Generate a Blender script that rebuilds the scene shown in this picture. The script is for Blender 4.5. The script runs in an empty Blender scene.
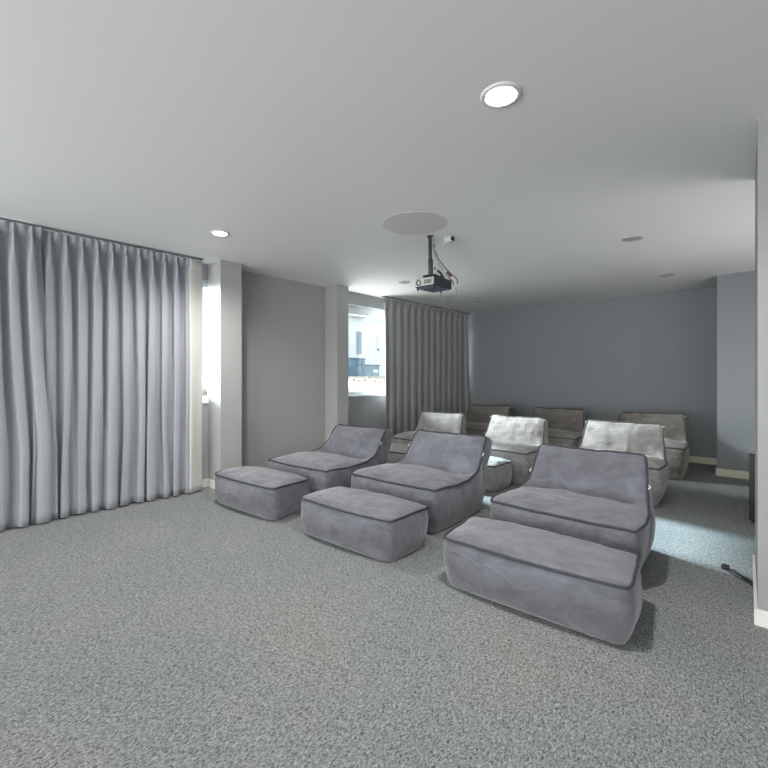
import bpy, bmesh, math, random
import numpy as np
from mathutils import Vector, noise

S = bpy.context.scene
COL = S.collection
PI = math.pi

# ------------------------------------------------------------------ camera
cam_d = bpy.data.cameras.new('camera')
cam = bpy.data.objects.new('camera', cam_d)
COL.objects.link(cam)
cam.location = (0, 0, 1.273)
cam.rotation_euler = (PI / 2, 0, 0.7436)
cam_d.sensor_width = 36.0
cam_d.lens = 438.67 / 768 * 36.0
cam_d.shift_y = -6.54 / 768
cam_d.clip_start = 0.02
cam_d.clip_end = 200
S.camera = cam

# ------------------------------------------------------------------ world, sun, daylight, exposure
W = bpy.data.worlds.new('world')
S.world = W
W.use_nodes = True
bg = W.node_tree.nodes['Background']
bg.inputs[0].default_value = (0.86, 0.94, 1.0, 1)
bg.inputs[1].default_value = 1.5


def lamp(name, kind, loc, energy, color, target=None, **kw):
    d = bpy.data.lights.new(name, kind)
    d.energy = energy
    d.color = color
    for k, v in kw.items():
        setattr(d, k, v)
    o = bpy.data.objects.new(name, d)
    COL.objects.link(o)
    o.location = loc
    if target is not None:
        v = Vector(target) - Vector(loc)
        o.rotation_euler = v.to_track_quat('-Z', 'Y').to_euler()
    return o


def sun(name, slope, elev, energy, color, angle):
    d = Vector((1, slope, 0)).normalized()
    d.z = -math.tan(math.radians(elev))
    lamp(name, 'SUN', (-12, 5, 8), energy, color, Vector((-12, 5, 8)) + d, angle=math.radians(angle))


sun('sun_through_window', -0.175, 25, 19.0, (0.74, 0.90, 1.0), 3)
sun('low_sky_glow', 0.30, 10, 44.0, (0.95, 0.975, 1.0), 28)
# daylight coming from the left behind the camera
lamp('daylight_front_left', 'AREA', (-4.2, -2.4, 1.35), 45, (0.95, 0.98, 1.0), (-1.0, 7.0, 0.95),
     shape='RECTANGLE', size=1.3, size_y=1.2)
lamp('front_fill', 'AREA', (-0.2, -5.6, 1.2), 380, (1.0, 1.0, 0.995), (-1.0, 3.0, 5.2),  # added fill lamp, lifting the ceiling and the back of the room
     shape='RECTANGLE', size=5.0, size_y=2.2)
# lamp for glare off the outside ground, set in an added sunken strip
lamp('ground_glare', 'AREA', (-5.62, 4.95, 0.68), 38, (1.0, 0.99, 0.98), (-3.9, 4.8, 2.6),
     shape='RECTANGLE', size=1.1, size_y=0.35)
# added fill lamp facing up, out of view behind the right wall end
lamp('alcove_fill', 'AREA', (1.2, 5.0, 0.9), 26, (1.0, 0.98, 0.95), (0.7, 5.0, 2.6),
     shape='RECTANGLE', size=1.4, size_y=1.8)

S.view_settings.view_transform = 'Standard'
S.view_settings.look = 'None'
S.view_settings.gamma = 1
S.view_settings.use_curve_mapping = False
S.view_settings.exposure = 0.13


# ------------------------------------------------------------------ materials
def new_mat(name):
    m = bpy.data.materials.new(name)
    m.use_nodes = True
    nt = m.node_tree
    b = nt.nodes['Principled BSDF']
    return m, nt, b


def plain(name, col, rough=0.6, metal=0.0, spec=0.5, noise_amt=0.0, scale=8.0, bump=0.0, bscale=60.0, bdist=0.002):
    m, nt, b = new_mat(name)
    b.inputs['Roughness'].default_value = rough
    b.inputs['Metallic'].default_value = metal
    b.inputs['Specular IOR Level'].default_value = spec
    b.inputs['Base Color'].default_value = (*col, 1)
    tc = nt.nodes.new('ShaderNodeTexCoord')
    if noise_amt > 0:
        n = nt.nodes.new('ShaderNodeTexNoise')
        n.inputs['Scale'].default_value = scale
        n.inputs['Detail'].default_value = 4
        nt.links.new(tc.outputs['Object'], n.inputs['Vector'])
        r = nt.nodes.new('ShaderNodeValToRGB')
        r.color_ramp.elements[0].position = 0.3
        r.color_ramp.elements[1].position = 0.7
        r.color_ramp.elements[0].color = (*[c * (1 - noise_amt) for c in col], 1)
        r.color_ramp.elements[1].color = (*[min(1, c * (1 + noise_amt)) for c in col], 1)
        nt.links.new(n.outputs['Fac'], r.inputs['Fac'])
        nt.links.new(r.outputs['Color'], b.inputs['Base Color'])
    if bump > 0:
        n2 = nt.nodes.new('ShaderNodeTexNoise')
        n2.inputs['Scale'].default_value = bscale
        n2.inputs['Detail'].default_value = 3
        nt.links.new(tc.outputs['Object'], n2.inputs['Vector'])
        bp = nt.nodes.new('ShaderNodeBump')
        bp.inputs['Strength'].default_value = bump
        bp.inputs['Distance'].default_value = bdist
        nt.links.new(n2.outputs['Fac'], bp.inputs['Height'])
        nt.links.new(bp.outputs['Normal'], b.inputs['Normal'])
    return m


def suede(name, col, sheen=0.35):
    m, nt, b = new_mat(name)
    tc = nt.nodes.new('ShaderNodeTexCoord')
    mp = nt.nodes.new('ShaderNodeMapping')
    mp.inputs['Scale'].default_value = (1.0, 1.6, 1.6)
    nt.links.new(tc.outputs['Object'], mp.inputs['Vector'])
    n = nt.nodes.new('ShaderNodeTexNoise')
    n.inputs['Scale'].default_value = 6.0
    n.inputs['Detail'].default_value = 5
    n.inputs['Roughness'].default_value = 0.6
    n.inputs['Distortion'].default_value = 0.6
    nt.links.new(mp.outputs['Vector'], n.inputs['Vector'])
    r = nt.nodes.new('ShaderNodeValToRGB')
    r.color_ramp.elements[0].position = 0.30
    r.color_ramp.elements[1].position = 0.72
    r.color_ramp.elements[0].color = (*[c * 0.74 for c in col], 1)
    r.color_ramp.elements[1].color = (*[c * 1.26 for c in col], 1)
    nt.links.new(n.outputs['Fac'], r.inputs['Fac'])
    nt.links.new(r.outputs['Color'], b.inputs['Base Color'])
    b.inputs['Roughness'].default_value = 0.85
    b.inputs['Specular IOR Level'].default_value = 0.2
    b.inputs['Sheen Weight'].default_value = sheen
    b.inputs['Sheen Roughness'].default_value = 0.45
    n2 = nt.nodes.new('ShaderNodeTexNoise')
    n2.inputs['Scale'].default_value = 14.0
    n2.inputs['Detail'].default_value = 4
    n2.inputs['Distortion'].default_value = 1.2
    nt.links.new(mp.outputs['Vector'], n2.inputs['Vector'])
    bp = nt.nodes.new('ShaderNodeBump')
    bp.inputs['Strength'].default_value = 0.6
    bp.inputs['Distance'].default_value = 0.014
    nt.links.new(n2.outputs['Fac'], bp.inputs['Height'])
    nt.links.new(bp.outputs['Normal'], b.inputs['Normal'])
    return m


def carpet_mat():
    m, nt, b = new_mat('loop_pile_carpet')
    tc = nt.nodes.new('ShaderNodeTexCoord')
    mp = nt.nodes.new('ShaderNodeMapping')
    mp.inputs['Rotation'].default_value = (0, 0, 0.6)
    mp.inputs['Scale'].default_value = (1.0, 0.55, 1.0)
    nt.links.new(tc.outputs['Object'], mp.inputs['Vector'])
    n = nt.nodes.new('ShaderNodeTexNoise')
    n.inputs['Scale'].default_value = 140.0
    n.inputs['Detail'].default_value = 3
    n.inputs['Roughness'].default_value = 0.65
    n.inputs['Distortion'].default_value = 1.0
    nt.links.new(mp.outputs['Vector'], n.inputs['Vector'])
    r = nt.nodes.new('ShaderNodeValToRGB')
    e = r.color_ramp.elements
    e[0].position = 0.34
    e[0].color = (0.066, 0.072, 0.071, 1)
    e[1].position = 0.66
    e[1].color = (0.40, 0.417, 0.410, 1)
    nt.links.new(n.outputs['Fac'], r.inputs['Fac'])
    # broad, faint wear
    n3 = nt.nodes.new('ShaderNodeTexNoise')
    n3.inputs['Scale'].default_value = 1.3
    n3.inputs['Detail'].default_value = 3
    nt.links.new(tc.outputs['Object'], n3.inputs['Vector'])
    r3 = nt.nodes.new('ShaderNodeValToRGB')
    r3.color_ramp.elements[0].position = 0.35
    r3.color_ramp.elements[1].position = 0.65
    r3.color_ramp.elements[0].color = (0.92, 0.96, 0.96, 1)
    r3.color_ramp.elements[1].color = (1.04, 1.0, 0.99, 1)
    nt.links.new(n3.outputs['Fac'], r3.inputs['Fac'])
    mx = nt.nodes.new('ShaderNodeMix')
    mx.data_type = 'RGBA'
    mx.blend_type = 'MULTIPLY'
    mx.inputs[0].default_value = 1.0
    nt.links.new(r.outputs['Color'], mx.inputs[6])
    nt.links.new(r3.outputs['Color'], mx.inputs[7])
    nt.links.new(mx.outputs[2], b.inputs['Base Color'])
    b.inputs['Roughness'].default_value = 0.95
    b.inputs['Specular IOR Level'].default_value = 0.1
    bp = nt.nodes.new('ShaderNodeBump')
    bp.inputs['Strength'].default_value = 0.5
    bp.inputs['Distance'].default_value = 0.006
    nt.links.new(n.outputs['Fac'], bp.inputs['Height'])
    nt.links.new(bp.outputs['Normal'], b.inputs['Normal'])
    return m


def curtain_mat(name, col):
    m, nt, b = new_mat(name)
    tc = nt.nodes.new('ShaderNodeTexCoord')
    n = nt.nodes.new('ShaderNodeTexNoise')
    n.inputs['Scale'].default_value = 300.0
    n.inputs['Detail'].default_value = 2
    nt.links.new(tc.outputs['Object'], n.inputs['Vector'])
    r = nt.nodes.new('ShaderNodeValToRGB')
    r.color_ramp.elements[0].color = (*[c * 0.93 for c in col], 1)
    r.color_ramp.elements[1].color = (*[min(1, c * 1.07) for c in col], 1)
    nt.links.new(n.outputs['Fac'], r.inputs['Fac'])
    nt.links.new(r.outputs['Color'], b.inputs['Base Color'])
    b.inputs['Roughness'].default_value = 0.7
    b.inputs['Sheen Weight'].default_value = 0.25
    b.inputs['Specular IOR Level'].default_value = 0.3
    return m


def glass_mat():
    m = bpy.data.materials.new('window_glass')
    m.use_nodes = True
    nt = m.node_tree
    nt.nodes.clear()
    out = nt.nodes.new('ShaderNodeOutputMaterial')
    mix = nt.nodes.new('ShaderNodeMixShader')
    t = nt.nodes.new('ShaderNodeBsdfTransparent')
    t.inputs[0].default_value = (0.95, 0.98, 0.98, 1)
    g = nt.nodes.new('ShaderNodeBsdfGlossy')
    g.inputs['Roughness'].default_value = 0.02
    mix.inputs[0].default_value = 0.02
    nt.links.new(t.outputs[0], mix.inputs[1])
    nt.links.new(g.outputs[0], mix.inputs[2])
    nt.links.new(mix.outputs[0], out.inputs[0])
    return m


def emit_mat(name, col, strength):
    m, nt, b = new_mat(name)
    b.inputs['Base Color'].default_value = (0.9, 0.9, 0.9, 1)
    b.inputs['Emission Color'].default_value = (*col, 1)
    b.inputs['Emission Strength'].default_value = strength
    return m


M = dict(
    carpet=carpet_mat(),
    ceiling=plain('ceiling_white_paint', (0.88, 0.88, 0.87), 0.7, bump=0.03, bscale=200),
    wall_side=plain('pale_grey_wall_paint', (0.38, 0.38, 0.38), 0.6, bump=0.05, bscale=160),
    wall_back=plain('slate_grey_wall_paint', (0.25, 0.268, 0.28), 0.6, bump=0.05, bscale=160),
    wall_right=plain('light_grey_wall_paint', (0.31, 0.31, 0.315), 0.6, bump=0.05, bscale=160),
    pillar=plain('pillar_grey_paint', (0.40, 0.40, 0.395), 0.6, bump=0.05, bscale=160),
    white=plain('white_gloss_paint', (0.78, 0.78, 0.76), 0.35),
    cream=plain('cream_skirting_paint', (0.72, 0.70, 0.55), 0.4),
    sill=plain('white_window_frame', (0.80, 0.82, 0.84), 0.4),
    curtain_front=curtain_mat('silver_grey_curtain_cloth', (0.345, 0.358, 0.39)),
    curtain_back=curtain_mat('mid_grey_curtain_cloth', (0.33, 0.33, 0.325)),
    lit_fold=curtain_mat('window_lit_curtain_cloth', (0.62, 0.61, 0.57)),  # curtain cloth with window light put into the colour
    suede_blue=suede('lavender_grey_suede', (0.143, 0.146, 0.167), 0.5),
    suede_warm_lit=suede('warm_lit_suede', (0.29, 0.285, 0.275)),  # second row: window light and warm cast put into the colour
    suede_warm_dim=suede('warm_dim_suede', (0.20, 0.183, 0.166)),  # back row: dim warm room light put into the colour
    pipe_dark=plain('charcoal_piping_cord', (0.045, 0.047, 0.06), 0.8),
    pipe_warm=plain('dark_taupe_piping_cord', (0.07, 0.068, 0.068), 0.8),
    webbing=plain('pale_webbing', (0.62, 0.62, 0.58), 0.7),
    black=plain('black_plastic', (0.012, 0.013, 0.014), 0.45),
    cabinet=plain('black_cabinet_laminate', (0.012, 0.014, 0.015), 0.4),
    cabinet_top=plain('grey_cabinet_top', (0.24, 0.24, 0.25), 0.35),
    proj_blue=plain('dark_blue_grey_plastic', (0.022, 0.038, 0.052), 0.4, noise_amt=0.1),
    proj_under=plain('grey_blue_underside_plastic', (0.12, 0.14, 0.18), 0.45),
    proj_white=plain('off_white_plastic', (0.55, 0.55, 0.50), 0.45),
    proj_metal=plain('dark_grey_steel', (0.07, 0.07, 0.072), 0.45, metal=0.3),
    lens=plain('dark_lens_glass', (0.01, 0.01, 0.012), 0.08),
    cable=plain('grey_cable', (0.20, 0.20, 0.21), 0.6),
    cable_white=plain('pale_cable', (0.55, 0.54, 0.50), 0.6),
    connector=plain('brown_connector', (0.16, 0.07, 0.05), 0.6),
    rim=plain('white_downlight_rim', (0.75, 0.75, 0.74), 0.4),
    rim_grey=plain('pale_grey_downlight_rim', (0.50, 0.50, 0.51), 0.4),
    diffuser_off=plain('unlit_diffuser', (0.44, 0.44, 0.45), 0.4),
    diffuser_on=emit_mat('lit_diffuser', (1.0, 0.97, 0.90), 25),
    track=plain('grey_curtain_track', (0.16, 0.16, 0.165), 0.5),
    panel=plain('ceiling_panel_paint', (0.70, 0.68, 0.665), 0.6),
    facade=plain('white_render', (0.82, 0.83, 0.84), 0.8, noise_amt=0.03, scale=1.0),
    facade_trim=plain('pale_grey_trim', (0.52, 0.54, 0.52), 0.7),
    facade_glass=plain('blue_grey_glass', (0.28, 0.33, 0.40), 0.3),
    blueblock=plain('blue_grey_block_face', (0.17, 0.27, 0.35), 0.7, noise_amt=0.2, scale=3),
    bluedark=plain('dark_blue_grey_trim', (0.10, 0.16, 0.21), 0.6),
    gravel=plain('pale_gravel', (0.42, 0.38, 0.31), 0.9, noise_amt=0.35, scale=5),
    stone=plain('brown_stone', (0.33, 0.26, 0.21), 0.9, noise_amt=0.2),
    glass=glass_mat(),
    metal=plain('brushed_metal', (0.45, 0.45, 0.45), 0.35, metal=0.8),
)


# ------------------------------------------------------------------ helpers
def link(name, me, mat, parent=None, smooth=False):
    o = bpy.data.objects.new(name, me)
    COL.objects.link(o)
    if mat is not None:
        me.materials.append(mat)
    if smooth:
        for p in me.polygons:
            p.use_smooth = True
    if parent is not None:
        o.parent = parent
    return o


def obj(name, bm, mat, parent=None, smooth=False):
    me = bpy.data.meshes.new(name)
    bmesh.ops.recalc_face_normals(bm, faces=bm.faces[:])
    bm.to_mesh(me)
    bm.free()
    return link(name, me, mat, parent, smooth)


def tag(o, label, cat, group=None, kind=None):
    o['label'] = label
    o['category'] = cat
    if group:
        o['group'] = group
    if kind:
        o['kind'] = kind
    return o


def structure(o, label):
    o['kind'] = 'structure'
    o['label'] = label
    return o


def thing(name, loc, label, cat, group=None, rz=0.0):
    o = bpy.data.objects.new(name, None)
    COL.objects.link(o)
    o.empty_display_size = 0.1
    o.location = loc
    o.rotation_euler = (0, 0, rz)
    return tag(o, label, cat, group)


def box(bm, x0, x1, y0, y1, z0, z1, bevel=0.0):
    vs = [bm.verts.new((x, y, z)) for x in (x0, x1) for y in (y0, y1) for z in (z0, z1)]
    f = [(0, 1, 3, 2), (4, 6, 7, 5), (0, 4, 5, 1), (2, 3, 7, 6), (0, 2, 6, 4), (1, 5, 7, 3)]
    fs = [bm.faces.new([vs[i] for i in q]) for q in f]
    if bevel > 0:
        es = list({e for fc in fs for e in fc.edges})
        bmesh.ops.bevel(bm, geom=es, offset=bevel, segments=3, affect='EDGES', profile=0.5)
    return bm


def B(*a, **k):
    return box(bmesh.new(), *a, **k)


def tube(bm, pts, r, seg=8, closed=False):
    pts = [Vector(p) for p in pts]
    n = len(pts)
    rings = []
    prev = None
    for i, p in enumerate(pts):
        if closed:
            t = pts[(i + 1) % n] - pts[i - 1]
        else:
            t = pts[min(i + 1, n - 1)] - pts[max(i - 1, 0)]
        if t.length < 1e-9:
            t = Vector((0, 0, 1))
        t.normalize()
        if prev is None:
            a = Vector((0, 0, 1)) if abs(t.z) < 0.9 else Vector((1, 0, 0))
            u = t.cross(a).normalized()
        else:
            u = (prev - t * prev.dot(t))
            u = u.normalized() if u.length > 1e-6 else t.orthogonal().normalized()
        prev = u
        w = t.cross(u)
        rings.append([bm.verts.new(p + r * (math.cos(2 * PI * k / seg) * u + math.sin(2 * PI * k / seg) * w))
                      for k in range(seg)])
    m = n if closed else n - 1
    for i in range(m):
        a, b = rings[i], rings[(i + 1) % n]
        sh = 0
        if closed and i == n - 1:
            sh = min(range(seg), key=lambda s: sum((a[k].co - b[(k + s) % seg].co).length for k in range(seg)))
        for k in range(seg):
            bm.faces.new((a[k], a[(k + 1) % seg], b[(k + 1 + sh) % seg], b[(k + sh) % seg]))
    if not closed:
        bm.faces.new(rings[0][::-1])
        bm.faces.new(rings[-1])
    return bm


def lathe(bm, prof, seg=32, center=(0, 0, 0)):
    cx, cy, cz = center
    rings = []
    for r, z in prof:
        if r < 1e-6:
            rings.append([bm.verts.new((cx, cy, cz + z))])
        else:
            rings.append([bm.verts.new((cx + r * math.cos(2 * PI * k / seg), cy + r * math.sin(2 * PI * k / seg), cz + z))
                          for k in range(seg)])
    for a, b in zip(rings, rings[1:]):
        for k in range(seg):
            if len(a) == 1 and len(b) == 1:
                continue
            if len(a) == 1:
                bm.faces.new((a[0], b[k], b[(k + 1) % seg]))
            elif len(b) == 1:
                bm.faces.new((a[k], a[(k + 1) % seg], b[0]))
            else:
                bm.faces.new((a[k], a[(k + 1) % seg], b[(k + 1) % seg], b[k]))
    return bm


def smoothpath(pts, n=8):
    """Catmull-Rom through the points."""
    P = [Vector(p) for p in pts]
    P = [P[0] * 2 - P[1]] + P + [P[-1] * 2 - P[-2]]
    out = []
    for i in range(1, len(P) - 2):
        for k in range(n):
            t = k / n
            a, b, c, d = P[i - 1], P[i], P[i + 1], P[i + 2]
            out.append(0.5 * ((2 * b) + (c - a) * t + (2 * a - 5 * b + 4 * c - d) * t * t + (3 * b - a - 3 * c + d) * t ** 3))
    out.append(P[-2])
    return out


# ------------------------------------------------------------------ the room shell
XL = -4.99       # left wall face
YB = 7.98        # back wall face
HC = 2.60        # ceiling height
YF = -6.0
SILL, HEAD = 0.97, 2.41
structure(obj('floor', B(-5.25, 2.6, YF - 0.2, 8.2, -0.12, 0.0), M['carpet']), 'grey flecked loop pile carpet floor')
structure(obj('ceiling', B(-5.25, 2.6, YF - 0.2, 8.2, HC, HC + 0.15), M['ceiling']), 'flat white ceiling')

W1 = (-0.9, 2.52)
W2 = (4.42, 7.72)
bm = bmesh.new()
xo = XL - 0.20
for (a, b_, z0, z1) in ((YF, 8.18, 0, SILL), (YF, 8.18, HEAD, HC), (YF, W1[0], SILL, HEAD), (W1[1], W2[0], SILL, HEAD),
                        (W2[1], 8.18, SILL, HEAD)):
    box(bm, xo, XL, a, b_, z0, z1)
structure(obj('wall_left', bm, M['wall_side']), 'pale grey painted left wall with window openings')
structure(obj('wall_back', B(-5.19, 2.4, YB, YB + 0.2, 0, HC), M['wall_back']), 'slate grey painted back wall')
structure(obj('wall_front', B(-5.19, 2.4, YF - 0.2, YF, 0, HC), M['ceiling']), 'wall behind the viewer, whitened to bounce light')  # unseen wall, given ceiling white to bounce light into the room
structure(obj('wall_right', B(2.2, 2.4, YF, YB, 0, HC), M['wall_right']), 'light grey wall on the right side')
# projecting slate wall block at the back right
structure(obj('trim_1', B(-0.674, 2.2, 7.125, YB, 0, HC), M['wall_back']), 'slate grey projecting wall block at the back right corner')
# the two shallow pillars on the left wall
structure(obj('trim_2', B(XL, -4.69, 2.385, 2.645, 0, HC), M['pillar']), 'light grey wall pillar beside the long front curtain')
structure(obj('trim_3', B(XL, -4.72, 4.15, 4.365, 0, HC), M['pillar']), 'light grey wall pillar left of the far window')
# wall nib on the right with its slightly splayed end
bm = bmesh.new()
pts = [(-0.113, 2.966), (2.2, 2.966), (2.2, 3.85), (-0.160, 3.85)]
lo = [bm.verts.new((x, y, 0)) for x, y in pts]
hi = [bm.verts.new((x, y, HC)) for x, y in pts]
bm.faces.new(lo[::-1])
bm.faces.new(hi)
for i in range(4):
    bm.faces.new((lo[i], lo[(i + 1) % 4], hi[(i + 1) % 4], hi[i]))
structure(obj('wall_nib', bm, M['wall_right']), 'light grey wall end projecting in at the right edge')
bm = bmesh.new()
box(bm, -0.113, 2.2, 2.952, 2.966, 0, 0.082)
structure(obj('baseboard_right', bm, M['white']), 'white skirting on the right wall end')
bm = bmesh.new()
q = [(-0.127, 2.952), (-0.113, 2.966), (-0.160, 3.85), (-0.174, 3.85)]
q = [(-0.126, 2.952), (-0.1125, 2.952), (-0.1595, 3.85), (-0.173, 3.85)]
lo = [bm.verts.new((x, y, 0)) for x, y in q]
hi = [bm.verts.new((x, y, 0.082)) for x, y in q]
bm.faces.new(lo[::-1])
bm.faces.new(hi)
for i in range(4):
    bm.faces.new((lo[i], lo[(i + 1) % 4], hi[(i + 1) % 4], hi[i]))
structure(obj('baseboard_side', bm, M['white']), 'white skirting along the side of the right wall end')
structure(obj('baseboard_back', B(-4.99, -0.674, 7.967, YB, 0, 0.095), M['cream']), 'cream skirting along the back wall')
bm = bmesh.new()
box(bm, -0.687, 2.2, 7.112, 7.125, 0, 0.095)
box(bm, -0.687, -0.674, 7.125, 7.967, 0, 0.095)
structure(obj('baseboard_corner', bm, M['cream']), 'cream skirting on the projecting back right block')
bm = bmesh.new()
box(bm, XL, XL + 0.013, YF, 2.385, 0, 0.09)
box(bm, XL, XL + 0.013, 2.645, 4.15, 0, 0.09)
box(bm, XL, XL + 0.013, 4.365, YB - 0.013, 0, 0.09)
box(bm, XL + 0.013, -4.69, 2.372, 2.385, 0, 0.09)
structure(obj('baseboard_left', bm, M['white']), 'white skirting along the left wall')


def window(idx, y0, y1, mull, head_h, label, handle_y=None):
    bm = bmesh.new()
    fx0, fx1 = XL - 0.17, XL - 0.10
    box(bm, fx0, fx1, y0, y1, HEAD - head_h, HEAD)
    box(bm, fx0, fx1, y0, y1, SILL, SILL + 0.085)
    box(bm, fx0, fx1, y0, y0 + 0.06, SILL + 0.085, HEAD - head_h)
    box(bm, fx0, fx1, y1 - 0.06, y1, SILL + 0.085, HEAD - head_h)
    for m_ in mull:
        box(bm, fx0, fx1, m_ - 0.03, m_ + 0.03, SILL + 0.085, HEAD - head_h)
    w = structure(obj('window_%d' % idx, bm, M['sill']), label)
    obj('window_pane', B(XL - 0.142, XL - 0.136, y0 + 0.05, y1 - 0.05, SILL + 0.075, HEAD - head_h + 0.01), M['glass'], w)
    obj('window_sill', B(XL - 0.10, XL + 0.015, y0 + 0.002, y1 - 0.002, SILL - 0.001, SILL + 0.022, bevel=0.004), M['sill'], w)
    if handle_y is not None:
        hb = bmesh.new()
        box(hb, fx1, fx1 + 0.012, handle_y - 0.014, handle_y + 0.014, 1.62, 1.70, bevel=0.003)
        box(hb, fx1 + 0.012, fx1 + 0.04, handle_y - 0.009, handle_y + 0.009, 1.665, 1.685)
        box(hb, fx1 + 0.030, fx1 + 0.044, handle_y - 0.011, handle_y + 0.011, 1.56, 1.69, bevel=0.004)
        obj('window_handle', hb, M['metal'], w)
    return w


window(1, W1[0], W1[1], (0.75,), 0.06, 'white framed window behind the long front curtain', handle_y=2.455)
window(2, W2[0], W2[1], (6.2,), 0.13, 'white framed window right of the far pillar, half covered by the grey curtain')


# ------------------------------------------------------------------ bean bag loungers and ottomans
def grid_cube(nx, ny, nz):
    idx, P, F = {}, [], []

    def v(i, j, k):
        if (i, j, k) not in idx:
            idx[(i, j, k)] = len(P)
            P.append((i, j, k))
        return idx[(i, j, k)]
    for i in range(nx):
        for j in range(ny):
            F.append(((v(i, j, 0), v(i, j + 1, 0), v(i + 1, j + 1, 0), v(i + 1, j, 0)), 'bottom', i, j, 0))
            F.append(((v(i, j, nz), v(i + 1, j, nz), v(i + 1, j + 1, nz), v(i, j + 1, nz)), 'top', i, j, nz))
    for i in range(nx):
        for k in range(nz):
            F.append(((v(i, 0, k), v(i + 1, 0, k), v(i + 1, 0, k + 1), v(i, 0, k + 1)), 'front', i, 0, k))
            F.append(((v(i, ny, k), v(i, ny, k + 1), v(i + 1, ny, k + 1), v(i + 1, ny, k)), 'rear', i, ny, k))
    for j in range(ny):
        for k in range(nz):
            F.append(((v(0, j, k), v(0, j, k + 1), v(0, j + 1, k + 1), v(0, j + 1, k)), 'left', 0, j, k))
            F.append(((v(nx, j, k), v(nx, j + 1, k), v(nx, j + 1, k + 1), v(nx, j, k + 1)), 'right', nx, j, k))
    return idx, P, F


def relax(V, F, iters, keep):
    n = len(V)
    E = set()
    for f in F:
        q = f[0]
        for a, b in zip(q, q[1:] + q[:1]):
            E.add((min(a, b), max(a, b)))
    E = np.array(sorted(E))
    deg = np.zeros(n)
    np.add.at(deg, E[:, 0], 1)
    np.add.at(deg, E[:, 1], 1)
    for _ in range(iters):
        s = np.zeros_like(V)
        np.add.at(s, E[:, 0], V[E[:, 1]])
        np.add.at(s, E[:, 1], V[E[:, 0]])
        V = V + (s / deg[:, None] - V) * (0.5 * keep)[:, None]
    return V


def normals(V, F):
    N = np.zeros_like(V)
    for f in F:
        q = f[0]
        nrm = np.cross(V[q[2]] - V[q[0]], V[q[3]] - V[q[1]])
        for a in q:
            N[a] += nrm
    return N / (np.linalg.norm(N, axis=1)[:, None] + 1e-9)


def wrinkle(V, N, seed, amp, amask):
    out = V.copy()
    for i in range(len(V)):
        p = Vector(V[i]) + Vector((seed * 7.3, seed * 3.1, seed * 1.7))
        d = noise.noise(p * 4.5) * 1.1 + noise.noise(Vector((p.x * 9, p.y * 14, p.z * 14))) * 0.55 \
            + noise.noise(Vector((p.x * 20, p.y * 20, p.z * 3))) * .35 \
            + (abs(noise.noise(Vector((p.x * 22, p.y * 12, p.z * 8)))) - 0.2) * 0.5
        out[i] += N[i] * d * amp * amask[i]
    return out


def submesh(name, V, F, sel, mat, parent):
    used, vs, fs = {}, [], []
    for f, s in zip(F, sel):
        if not s:
            continue
        q = []
        for a in f[0]:
            if a not in used:
                used[a] = len(vs)
                vs.append(tuple(V[a]))
            q.append(used[a])
        fs.append(q)
    me = bpy.data.meshes.new(name)
    me.from_pydata(vs, [], fs)
    return link(name, me, mat, parent, smooth=True)


def interp(x, xs, ys):
    """smooth monotone-ish interpolation"""
    return float(np.interp(x, xs, ys))


def sm(xs, ys, n):
    t = np.linspace(0, 1, n + 1)
    y = np.interp(t, xs, ys)
    for _ in range(2):
        y[1:-1] = 0.25 * y[:-2] + 0.5 * y[1:-1] + 0.25 * y[2:]
    return y


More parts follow.
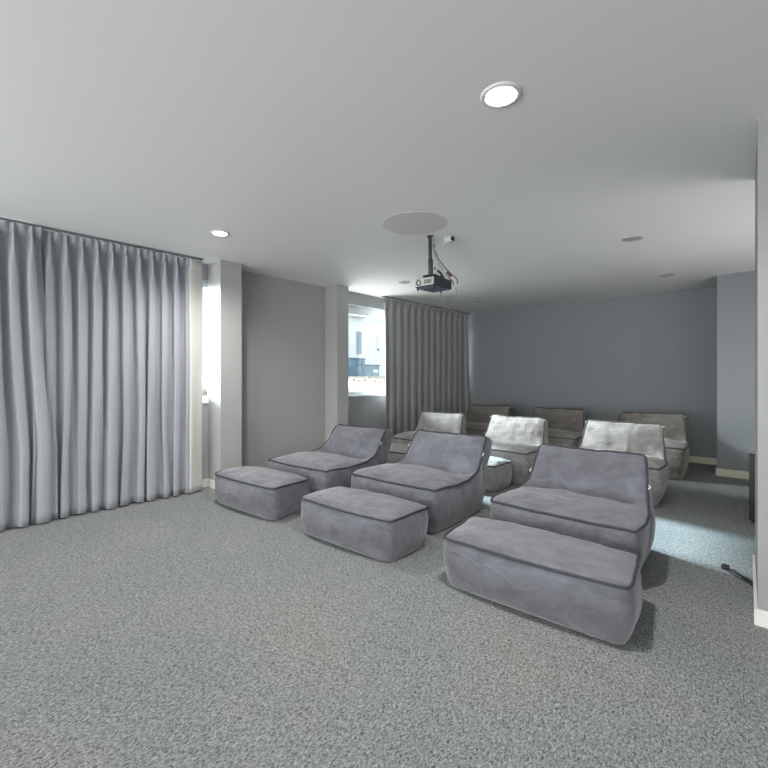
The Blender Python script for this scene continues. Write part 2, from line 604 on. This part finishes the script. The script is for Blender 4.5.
def lounger(x, y, rz, seed, label, mat, pipe, group, hs=1.0, loops=0.72, depth=1.0, skew=0.0):
    nx, ny, nz = 40, 46, 14
    idx, P, F = grid_cube(nx, ny, nz)
    kb = [0, .08, .28, .48, .54, .60, .82, .90, 1.0]
    Ty = sm(kb, [0.0, .07, .27, .43, .475, .515, .60, .63, .755], ny)
    Tz = sm(kb, [.375, .395, .405, .385, .405, .475, .685, .745, .705], ny) * hs
    Th = sm(kb, [.485, .498, .49, .445, .43, .42, .395, .385, .375], ny)
    By = np.linspace(0.03, 0.775, ny + 1)
    jp = int(round(.90 * ny))
    jc = int(round(.51 * ny))
    V = np.zeros((len(P), 3))
    for n, (i, j, k) in enumerate(P):
        a = 2 * i / nx - 1
        b = j / ny
        c = k / nz
        yy = By[j] + (Ty[j] - By[j]) * c ** 1.1
        zz = Tz[j] * c
        bhw = .440 - .05 * b
        zt = Tz[j] * c
        # the side panel keeps its width up to seat level, then tapers with the backrest
        lo = min(1.0, zt / (.36 * hs))
        sw = .488 - .065 * b
        hw = bhw + (sw - bhw) * math.sin(lo * PI / 2)
        if Tz[j] > .40 * hs and zt > .36 * hs:
            t = (zt - .36 * hs) / max(1e-6, (Tz[j] - .36 * hs))
            hw = sw + (Th[j] - sw) * t ** 0.8
        elif Tz[j] <= .40 * hs:
            hw = bhw + (Th[j] - bhw) * c
        hw += .022 * math.sin(PI * min(1, zt / (.38 * hs))) * (1 if zt < .38 * hs else 0)
        xx = a * hw
        u = 1 - a * a
        # bulges
        yy -= .035 * math.sin(PI * c) * max(0, 1 - b * 4) + .035 * u * max(0, 1 - b * 5)
        yy -= .065 * math.sin(PI * min(1, c * 1.15)) ** 1.2 * max(0, b * 3 - 2) * (1 - .35 * u)
        e6 = abs(a) ** 6 * c
        zz += (.045 * math.exp(-((b - .50) / .09) ** 2) - .018 * math.exp(-((b - .20) / .10) ** 2)) * e6
        if c > .6:
            cc = (c - .6) / .4
            if b < .5:
                zz += .062 * (u ** .7) * math.sin(PI * min(1, b / .5)) ** .6 * cc
            else:
                bb = min(1, (b - .5) / .4)
                yy -= .055 * (u ** .8) * math.sin(PI * bb) * cc
                zz += .02 * (u ** .8) * math.sin(PI * bb) * cc
                zz -= .014 * u * max(0, bb - .6) / .4 * cc
        # rounded plan corners
        rc = max(0, 1 - b / .05) if b < .5 else max(0, (b - .95) / .05)
        xx *= 1 - .035 * rc * (1 if k < nz else .6)
        V[n] = (xx + skew * yy * depth * c, yy * depth, zz)
    pipe_ids = [idx[(i, 0, nz)] for i in range(nx + 1)] + [idx[(nx, j, nz)] for j in range(1, jp + 1)] \
        + [idx[(i, jp, nz)] for i in range(nx - 1, -1, -1)] + [idx[(0, j, nz)] for j in range(jp - 1, 0, -1)]
    keep = np.ones(len(P))
    keep[pipe_ids] = .45
    for n, p in enumerate(P):
        if p[2] == 0:
            keep[n] = .25
    V = relax(V, F, 7, keep)
    N = normals(V, F)
    am = np.array([min(1, p[2] / 3) for p in P])
    V = wrinkle(V, N, seed, .0095, am)
    V[:, 2] = np.maximum(V[:, 2], 0.0)
    V[:, 2] += .001
    t = thing('beanbag_lounger', (x, y, 0), label, 'lounger', group, rz)
    kc = int(nz * .62)

    def isback(f):
        _, side, i, j, k = f
        if side == 'top':
            return j >= jc
        if side in ('left', 'right'):
            return j >= jc and k >= kc
        if side == 'rear':
            return k >= kc
        return False
    back = [isback(f) for f in F]
    seat = [f[1] == 'top' and f[3] < jc for f in F]
    base = [not (p or q) for p, q in zip(back, seat)]
    submesh('base', V, F, base, mat, t)
    submesh('seat', V, F, seat, mat, t)
    submesh('backrest', V, F, back, mat, t)
    N = normals(V, F)
    path = [V[n] + N[n] * .003 for n in pipe_ids]
    obj('piping', tube(bmesh.new(), path, .0085, 8, closed=True), pipe, t, smooth=True)['label'] = 'dark piping cord'
    # side seams running back at seat level
    for i in ((0, nx) if loops > .8 else ()):
        path = []
        for j in range(jc + 3, ny + 1):
            kf = min(nz - 1.001, .37 / Tz[j] * hs * nz)
            k0 = int(kf)
            a_, b_ = idx[(i, j, k0)], idx[(i, j, k0 + 1)]
            path.append(V[a_] * (1 - kf + k0) + V[b_] * (kf - k0) + N[a_] * .001)
        obj('seam', tube(bmesh.new(), path, .0025, 6), pipe, t, smooth=True)
    jl = int(loops * ny)
    for i, sgn in ((0, -1), (nx, 1)):
        p = Vector(V[idx[(i, jl, nz)]])
        q = Vector(V[idx[(i, min(ny, jl + 3), nz)]])
        ax = (q - p).normalized()
        outv = Vector((sgn, -.25, .1)).normalized()
        pts = [p - ax * .022 + ax * .044 * s + outv * (.022 * math.sin(PI * s) - .003) for s in np.linspace(0, 1, 12)]
        obj('handle_loop', tube(bmesh.new(), pts, .0055, 6), M['webbing'], t, smooth=True)['label'] = 'pale webbing loop'
    return t


def ottoman(x, y, rz, seed, label, mat, pipe, group, L=1.0, D=.48, Hh=.298, skew=0.0):
    nx, ny, nz = 40, 22, 14
    idx, P, F = grid_cube(nx, ny, nz)
    V = np.zeros((len(P), 3))
    for n, (i, j, k) in enumerate(P):
        a = 2 * i / nx - 1
        b = 2 * j / ny - 1
        c = k / nz
        ua, ub = 1 - a * a, 1 - b * b
        hx = L / 2 * (.925 + .055 * c) + .038 * math.sin(PI * c ** .8) * (.4 + .6 * ub)
        hy = D / 2 * (.86 + .11 * c) + .046 * math.sin(PI * c ** .8) * (.3 + .7 * ua)
        # gently bowed top edges and rounded plan corners
        rc = max(0, abs(a) - .9) / .1 * max(0, abs(b) - .82) / .18
        xx = a * hx * (1 - .035 * rc) + 0
        yy = b * hy * (1 - .08 * rc)
        yy += .012 * b * ua * c
        zz = Hh * c
        if k > 0:
            zz += (.062 * (ua * ub) ** .6 - .010 * (1 - ub) * ua) * max(0, (c - .5) / .5)
        V[n] = (xx - skew * yy, yy + D / 2, zz)
    pipe_ids = [idx[(i, 0, nz)] for i in range(nx + 1)] + [idx[(nx, j, nz)] for j in range(1, ny + 1)] \
        + [idx[(i, ny, nz)] for i in range(nx - 1, -1, -1)] + [idx[(0, j, nz)] for j in range(ny - 1, 0, -1)]
    keep = np.ones(len(P))
    keep[pipe_ids] = .4
    for n, p in enumerate(P):
        if p[2] == 0:
            keep[n] = .3
    V = relax(V, F, 6, keep)
    N = normals(V, F)
    am = np.array([min(1, p[2] / 3) for p in P])
    V = wrinkle(V, N, seed + .37, .0085, am)
    V[:, 2] = np.maximum(V[:, 2], 0.0) + .001
    t = thing('ottoman', (x, y, 0), label, 'ottoman', group, rz)
    top = [f[1] == 'top' for f in F]
    submesh('body', V, F, [not s for s in top], mat, t)
    submesh('cushion_top', V, F, top, mat, t)
    N = normals(V, F)
    path = [V[n] + N[n] * .003 for n in pipe_ids]
    obj('piping', tube(bmesh.new(), path, .0085, 8, closed=True), pipe, t, smooth=True)['label'] = 'dark piping cord'
    return t


GL, GO = 'bean bag loungers in three rows', 'ottomans in front of the loungers'
SB, SW, ST, PD, PW = M['suede_blue'], M['suede_warm_lit'], M['suede_warm_dim'], M['pipe_dark'], M['pipe_warm']
lounger(-3.78, 2.74, 0.04, 1, 'lavender grey lounger of the nearest row, beside the left wall pillars', SB, PD, GL, .96, .72, 1.30, .20)
lounger(-2.53, 2.82, 0.03, 2, 'lavender grey lounger in the middle of the nearest row', SB, PD, GL, 1.01, .72, 1.18, .20)
lounger(-1.13, 2.90, 0.0, 3, 'large lavender grey lounger nearest the camera, at the right end of the front row', SB, PD, GL, .985, .66, 1.08, 0)
lounger(-3.90, 4.90, -0.02, 4, 'warm-lit grey lounger of the second row, in front of the back curtain', SW, PW, GL, 1.01, .88)
lounger(-2.70, 4.90, -0.06, 5, 'warm-lit grey lounger in the middle of the second row', SW, PW, GL, 1.03, .88)
lounger(-1.38, 4.90, 0.0, 6, 'warm-lit grey lounger at the right end of the second row', SW, PW, GL, 1.05, .88)
lounger(-3.92, 6.42, 0.0, 7, 'dim warm-lit grey lounger of the back row, at the far end of the back curtain', ST, PW, GL, 1.067, .88)
lounger(-2.69, 6.42, 0.0, 8, 'dim warm-lit grey lounger in the middle of the back row against the slate wall', ST, PW, GL, 1.067, .88)
lounger(-1.40, 6.42, 0.0, 9, 'dim warm-lit grey lounger at the right end of the back row by the cream skirting', ST, PW, GL, 1.067, .88)

ottoman(-3.82, 2.12, 0.06, 11, 'lavender grey ottoman nearest the long curtain, left of the front three', SB, PD, GO, 1.02, .50, skew=.10)
ottoman(-2.455, 2.17, 0.04, 12, 'lavender grey ottoman in the middle of the front three', SB, PD, GO, 1.0, .50)
ottoman(-1.07, 2.22, 0.04, 13, 'largest lavender grey ottoman, nearest the camera in front of the right lounger', SB, PD, GO, 1.06, .51, skew=.10)
ottoman(-3.88, 4.33, 0.0, 14, 'warm-lit grey ottoman by the window, mostly behind the front row loungers', SW, PW, GO, .98, .46)
ottoman(-2.83, 4.33, 0.0, 15, 'warm-lit grey ottoman in front of the middle lounger of the second row', SW, PW, GO, .98, .46)


# ------------------------------------------------------------------ curtains
def curtain_mesh(y0, y1, pitch, xc, ztop, zbot, amp, seed, phase=0.0, flare=None, per=28, nz=56, pinch=True):
    rnd = random.Random(seed)
    npl = (y1 - y0) / pitch
    ns = int(npl * per)
    r1 = [rnd.uniform(.55, 1.3) for _ in range(int(npl) + 4)]
    r2 = [rnd.uniform(-1, 1) for _ in range(int(npl) + 4)]
    vs, fs = [], []
    for kz in range(nz + 1):
        # denser rows at the heading
        w = kz / nz
        d = (ztop - zbot) * (w ** 1.6)
        z = ztop - d
        drop = d
        for i in range(ns + 1):
            s = i / per + phase
            ip = int(math.floor(s + .5)) + 1
            fr = s + .5 - math.floor(s + .5)
            bl = fr * fr * (3 - 2 * fr)
            ra = r1[max(0, min(ip, len(r1) - 1))]
            rb = r2[max(0, min(ip, len(r2) - 1))]
            g = min(1.0, max(0.0, (drop - .07) / .38))
            g = g * g * (3 - 2 * g)
            low = min(1.0, max(0, drop - .3) / 1.6)
            near = s - round(s)
            wd = .10 + .27 * g
            up_ = min(1.0, drop / .10)
            A = 1.75 * amp * (.30 + .70 * up_) * (1 + (ra - 1) * (.25 + .75 * low))
            x = A * (math.exp(-(near / wd) ** 2) - .5)
            if pinch:
                # heading panel between the pleats bows forward
                x += .030 * math.exp(-(drop / .085) ** 2) * (1 - math.cos(2 * PI * s)) * .5
                # tight pinch at each pleat
                x -= .020 * math.exp(-((drop - .075) / .022) ** 2) * math.exp(-(near / .14) ** 2)
            k_ = .014 * g * (pitch / .122)
            y = y0 + (s - phase) * pitch + k_ * math.sin(4 * PI * s)
            p = Vector((s * 1.3, drop * .7, seed * 3.3))
            y += .034 * low * noise.noise(p) + .012 * low * rb * math.sin(PI * fr)
            x += .022 * low * noise.noise(Vector((s * .8, drop * .9, seed * 5.1)))
            x += .006 * noise.noise(Vector((s * 3.0, drop * 2.2, seed))) * low
            if flare:
                t = (s - phase) / npl
                y += flare(t) * low ** 1.5
            # hem kicks slightly
            zz = z + (.010 * noise.noise(Vector((s * .9, 0, seed))) if kz == nz else 0)
            vs.append((xc + x, y, zz))
    n1 = ns + 1
    for kz in range(nz):
        for i in range(ns):
            a = kz * n1 + i
            fs.append((a, a + n1, a + n1 + 1, a + 1))
    me = bpy.data.meshes.new('curtain')
    me.from_pydata(vs, [], fs)
    return me


def solidify(o, th):
    md = o.modifiers.new('thickness', 'SOLIDIFY')
    md.thickness = th
    md.offset = 0


XC = -4.82
tc_ = thing('curtain', (XC, -0.9, 0), 'left panel of the long silver grey pleated curtain, at the left edge of the photo', 'curtain',
            'silver grey front curtains')
me = curtain_mesh(-0.86, .80, .122, 0, 2.575, .014, .044, 3, phase=0.0, flare=lambda t: .10 * max(0, t - .75) / .25)
o = link('drape', me, M['curtain_front'], tc_, True)
o.location = (0.034, 0.9, 0)
solidify(o, .003)
tc2 = thing('curtain', (XC, .76, 0), 'right panel of the long silver grey pleated curtain, beside the first wall pillar', 'curtain',
            'silver grey front curtains')
me = curtain_mesh(.735, 2.104, .1222, 0, 2.575, .014, .044, 8, phase=0.0)
o = link('drape', me, M['curtain_front'], tc2, True)
o.location = (-0.006, -.76, 0)
solidify(o, .003)
# last fold of the panel, window light put into its pale colour
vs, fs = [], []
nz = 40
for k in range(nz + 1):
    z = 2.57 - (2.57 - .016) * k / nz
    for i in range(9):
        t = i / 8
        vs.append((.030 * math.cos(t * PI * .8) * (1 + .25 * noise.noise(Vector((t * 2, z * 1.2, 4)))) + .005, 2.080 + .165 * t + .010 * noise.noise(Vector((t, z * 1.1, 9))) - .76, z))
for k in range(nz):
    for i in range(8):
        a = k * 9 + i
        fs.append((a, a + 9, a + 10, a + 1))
me = bpy.data.meshes.new('lit_fold')
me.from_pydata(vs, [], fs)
o = link('lit_fold', me, M['lit_fold'], tc2, True)
o['label'] = 'last curtain fold coloured as window lit'
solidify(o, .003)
tag(obj('curtain_track', B(-4.845, -4.795, -1.0, 2.24, 2.584, HC, bevel=.003), M['track']), 'slim track on the ceiling above the silver grey curtain', 'curtain track')

tc3 = thing('curtain', (-4.85, 5.33, 0), 'mid grey pleated curtain over the far window in the back left corner', 'curtain')
me = curtain_mesh(5.27, 7.84, .19, 0, 2.575, .014, .036, 21, flare=lambda t: .10 * max(0, t - .85) / .15, per=20)
o = link('drape', me, M['curtain_back'], tc3, True)
o.location = (0, -5.33, 0)
solidify(o, .003)
tag(obj('curtain_track', B(-4.875, -4.825, 5.24, 7.88, 2.584, HC, bevel=.003), M['track']), 'slim track on the ceiling above the mid grey back curtain', 'curtain track')


# ------------------------------------------------------------------ ceiling fittings
def downlight(x, y, r, lit, label, group):
    t = thing('downlight', (x, y, HC), label, 'downlight', group)
    rim = M['rim'] if lit else M['rim_grey']
    obj('rim', lathe(bmesh.new(), [(r * .72, 0), (r * .74, -.006), (r * .80, -.010), (r * .96, -.008), (r, -.002), (r, 0)], 36), rim, t, True)
    obj('diffuser', lathe(bmesh.new(), [(r * .745, 0), (r * .74, -.004), (r * .4, -.0055), (0, -.006)], 36),
        M['diffuser_on' if lit else 'diffuser_off'], t, True)
    if lit:
        l = lamp('downlight_lamp', 'SPOT', (0, 0, -.03), 130, (1.0, .985, .96), spot_size=2.75, spot_blend=.8, shadow_soft_size=.07)
        l.parent = t
    return t


GD, GU = 'lit downlights', 'unlit downlights at the back of the ceiling'
downlight(-.991, 1.889, .095, True, 'brightly lit recessed downlight, the larger one right of centre in the ceiling', GD)
downlight(-3.837, 1.946, .085, True, 'lit recessed downlight above the right end of the silver curtain', GD)
downlight(-1.093, 4.687, .092, False, 'unlit round downlight to the right of the projector', GU)
downlight(-1.148, 6.663, .085, False, 'unlit round downlight near the back right wall block', GU)
downlight(-3.979, 6.752, .085, False, 'unlit round downlight by the far back left corner', GU)
downlight(-3.92, 4.68, .085, False, 'unlit round downlight beyond the left of the projector, near the far window', GU)

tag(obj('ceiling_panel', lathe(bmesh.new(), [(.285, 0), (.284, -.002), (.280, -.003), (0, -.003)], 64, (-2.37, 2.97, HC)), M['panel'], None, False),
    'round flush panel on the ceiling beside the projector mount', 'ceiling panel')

# projector mount
t = thing('projector_mount', (-2.468, 3.321, HC), 'dark grey pole mount dropping from the ceiling to the projector', 'mount')
obj('ceiling_plate', lathe(bmesh.new(), [(0, 0), (.030, 0), (.030, -.008), (.02, -.014), (0, -.014)], 24), M['proj_metal'], t)
bm = bmesh.new()
tube(bm, [(0, 0, -.012), (0.004, 0.004, -.36)], .017, 14)
tube(bm, [(0.004, 0.004, -.22), (0.004, 0.004, -.37)], .022, 14)
obj('pole', bm, M['proj_metal'], t, True)
bm = box(bmesh.new(), -.05, .07, -.05, .10, -.382, -.370, bevel=.003)
for dx, dy in ((-.04, -.04), (.06, -.04), (-.04, .09), (.06, .09)):
    tube(bm, [(dx, dy, -.375), (dx, dy, -.397)], .007, 8)
obj('bracket', bm, M['proj_metal'], t)

# projector body
PZ = 2.108
t = thing('projector', (-2.468, 3.345, PZ), 'dark blue grey projector with pale front face hanging from the ceiling mount', 'projector', rz=-0.02)
t.scale = (.80, .84, .88)
projector = t
bm = B(-.155, .135, -.115, .215, .006, .108, bevel=.016)
obj('housing', bm, M['proj_blue'], t)
bm = B(-.14, .12, -.10, .20, .0, .010, bevel=.004)
obj('underside', bm, M['proj_under'], t)['label'] = 'grey blue underside plate'
bm = B(-.150, .128, -.126, -.112, .018, .098, bevel=.006)
fp = obj('front_face', bm, M['proj_white'], t)
fp['label'] = 'off white front face'
bm = bmesh.new()
pr = [(0, -.002), (.024, -.002), (.026, .012), (.032, .014), (.033, 0), (.038, -.004)]
lathe(bm, pr, 28)
bm.transform(__import__('mathutils').Matrix.Rotation(PI / 2, 4, 'X'))
bm.transform(__import__('mathutils').Matrix.Translation((-.085, -.124, .056)))
obj('lens', bm, M['lens'], t, True)
bm = bmesh.new()
for k in range(6):
    box(bm, .0 + k * .018, .009 + k * .018, -.129, -.1255, .035, .080)
obj('vent_grille', bm, M['proj_metal'], t)
for dx, dy in ((-.13, -.09), (.11, -.09), (0, .18)):
    obj('foot', tube(bmesh.new(), [(dx, dy, .004), (dx, dy, -.018)], .010, 10), M['black'], t)

# ceiling junction box and cables
t = thing('junction_box', (-2.355, 3.470, HC), 'small white cable outlet box on the ceiling right of the projector pole', 'outlet box')
obj('box', B(-.045, .035, -.025, .025, -.05, 0, bevel=.006), M['proj_white'], t)
obj('socket_face', B(.035, .046, -.021, .021, -.044, -.004, bevel=.003), M['black'], t)['label'] = 'black socket face'


def cable(pts, r, mat, label, name='cable'):
    rz = projector.rotation_euler.z
    loc = []
    for p in smoothpath(pts, 8):
        d = Vector(p) - projector.location
        d = Vector((d.x * math.cos(rz) + d.y * math.sin(rz), -d.x * math.sin(rz) + d.y * math.cos(rz), d.z))
        loc.append((d.x / projector.scale.x, d.y / projector.scale.y, d.z / projector.scale.z))
    o = obj(name, tube(bmesh.new(), loc, r, 7), mat, projector, True)
    o['label'] = label
    return o


cable([(-2.445, 3.345, 2.575), (-2.440, 3.350, 2.45), (-2.405, 3.385, 2.33), (-2.36, 3.44, 2.23), (-2.34, 3.50, 2.19), (-2.36, 3.55, 2.165)],
      .0085, M['cable'], 'grey cable running down beside the pole')
cable([(-2.31, 3.47, 2.56), (-2.37, 3.42, 2.53), (-2.425, 3.36, 2.50), (-2.425, 3.36, 2.40), (-2.38, 3.41, 2.27), (-2.345, 3.46, 2.20)],
      .006, M['cable_white'], 'pale cable from the ceiling outlet box')
cable([(-2.35, 3.575, 2.14), (-2.35, 3.60, 2.05), (-2.37, 3.58, 1.985), (-2.42, 3.54, 1.965), (-2.46, 3.50, 2.00), (-2.46, 3.49, 2.10)],
      .005, M['cable'], 'thin grey cable hanging in a loop')
cable([(-2.43, 3.345, 2.24), (-2.40, 3.35, 2.29), (-2.37, 3.40, 2.26), (-2.375, 3.44, 2.20)], .012, M['cable_white'], 'thick pale bent cable')
cable([(-2.435, 3.35, 2.52), (-2.42, 3.38, 2.40), (-2.36, 3.46, 2.28), (-2.30, 3.52, 2.20), (-2.32, 3.55, 2.17)], .006, M['proj_metal'], 'dark slanting cable')
cable([(-2.44, 3.35, 2.30), (-2.40, 3.40, 2.25), (-2.39, 3.43, 2.20)], .014, M['proj_metal'], 'thick dark cable stub')
cable([(-2.36, 3.44, 2.268), (-2.335, 3.475, 2.225)], .015, M['connector'], 'brown connector', 'cable_connector')

# ------------------------------------------------------------------ right side: cabinet and floor cable
t = thing('cabinet', (.2, 5.7, 0), 'low black cabinet with a grey top half hidden behind the right wall end', 'cabinet')
obj('carcass', B(-.447, .55, -.71, .78, .03, .610), M['cabinet'], t)
obj('plinth', B(-.43, .53, -.68, .76, 0, .03), M['black'], t)
obj('top', B(-.450, .555, -.715, .785, .610, .630, bevel=.003), M['cabinet_top'], t)['label'] = 'grey top'
for a, b_ in ((-.442, .05), (.055, .546)):
    d = obj('door', B(a, b_, -.728, -.711, .04, .600, bevel=.003), M['cabinet'], t)
    obj('handle', B((.005 if a < 0 else .07), (.035 if a < 0 else .10), -.745, -.728, .30, .42, bevel=.004), M['metal'], d)
bm = bmesh.new()
tube(bm, smoothpath([(-.305, 3.69, .008), (-.24, 3.63, .008), (-.19, 3.57, .008), (-.142, 3.50, .008), (-.12, 3.40, .008)], 8), .007, 8)
tube(bm, smoothpath([(-.29, 3.645, .006), (-.24, 3.585, .006), (-.18, 3.52, .006), (-.14, 3.455, .006)], 8), .004, 8)
t = tag(obj('floor_cable', bm, M['black'], None, True), 'black cable lying on the carpet beside the right wall end', 'cable')
obj('plug', B(-.325, -.285, 3.665, 3.715, .001, .024, bevel=.006), M['black'], t)

# ------------------------------------------------------------------ outside the far window
GZ = 1.30
bm = bmesh.new()
g_ = [bm.verts.new(p) for p in ((-6.0, -8, 1.08), (-6.0, 45, 1.08), (-11.0, 45, 1.32), (-11.0, -8, 1.32), (-40, 45, 1.32), (-40, -8, 1.32))]
bm.faces.new((g_[0], g_[1], g_[2], g_[3]))
bm.faces.new((g_[3], g_[2], g_[4], g_[5]))
h_ = [bm.verts.new(p) for p in ((-6.0, -8, .45), (-6.0, 45, .45), (-5.2, 45, .45), (-5.2, -8, .45))]  # sunken strip added to keep the ground glare lamp out of view
bm.faces.new((g_[0], h_[0], h_[1], g_[1]))
bm.faces.new((h_[0], h_[3], h_[2], h_[1]))
structure(obj('ground_outside', bm, M['gravel']), 'pale gravel bank outside the window')
# added wall, blocking sun that would slip past the long curtain
structure(obj('sun_block_wall', B(-8.2, -8.0, 1.1, 3.35, 1.1, 4.1), M['facade']), 'white wall added outside to block the sun')
t = thing('building', (-13.4, 14.0, GZ), 'bright white rendered building seen through the far window', 'building')
obj('wall', B(-.4, 0, -6, 14, 0, 3.10), M['facade'], t)
obj('parapet', B(-.45, .06, -6, 14, 3.10, 3.25), M['facade_trim'], t)
for yy in (-4.6, -1.18, 3.2, 6.5):
    f_ = obj('window', B(-.02, .03, yy, yy + .32, .95, 1.93), M['facade_trim'], t)
    obj('pane', B(.025, .036, yy + .03, yy + .29, .98, 1.90), M['facade_glass'], f_)
obj('beam', B(0, .25, -1.6, -.85, 2.49, 2.61), M['facade_trim'], t)
bm = bmesh.new()
tube(bm, [(.0, .10, 1.27), (.10, .10, 1.27), (.10, .10, 1.21)], .012, 8)
lathe(bm, [(0, 0), (.05, 0), (.035, .09), (0, .10)], 16, (.10, .10, 1.15))
obj('wall_lamp', bm, M['bluedark'], t)
bm = bmesh.new()
tube(bm, [(.03, .10, 1.35), (.03, .10, 1.80)], .012, 8)
obj('pipe', bm, M['facade_trim'], t)
t = thing('outside_block', (-12.2, 12.0, GZ), 'taller blue grey block behind the left side of the far window', 'garden wall')  # low blue grey volumes outside, kind unknown
obj('panel', B(-.25, 0, -2.0, .16, .02, .67), M['blueblock'], t)
obj('top_edge', B(-.28, .03, -2.02, .18, .67, .72), M['bluedark'], t)
t = thing('outside_block', (-11.2, 11.5, GZ), 'lower blue grey block with a white panel, seen low in the far window', 'garden wall')
obj('panel', B(-.25, 0, -.48, .42, .02, .40), M['blueblock'], t)
obj('top_edge', B(-.28, .03, -.50, .44, .40, .445), M['bluedark'], t)
obj('post', B(0, .03, -.42, -.34, .02, .39), M['bluedark'], t)
obj('white_panel', B(0, .02, .10, .33, .16, .26), M['facade'], t)
rnd = random.Random(5)
for k in range(7):
    x_, y_ = rnd.uniform(-9.6, -7.4), 0
    y_ = -x_ * (.945 + .024 * k)
    r_ = rnd.uniform(.03, .06)
    bm = bmesh.new()
    bmesh.ops.create_icosphere(bm, subdivisions=2, radius=r_)
    for v in bm.verts:
        v.co *= 1 + .35 * noise.noise(v.co * 14 + Vector((k, 0, 0)))
        v.co.z *= .7
    o = obj('garden_stone', bm, M['stone'], None, True)
    o.location = (x_, y_, 1.08 + (-6.0 - x_) * .24 / 5.0 + r_ * .5)
    tag(o, 'small brown stone on the pale gravel outside the far window', 'stone', 'stones on the gravel outside')
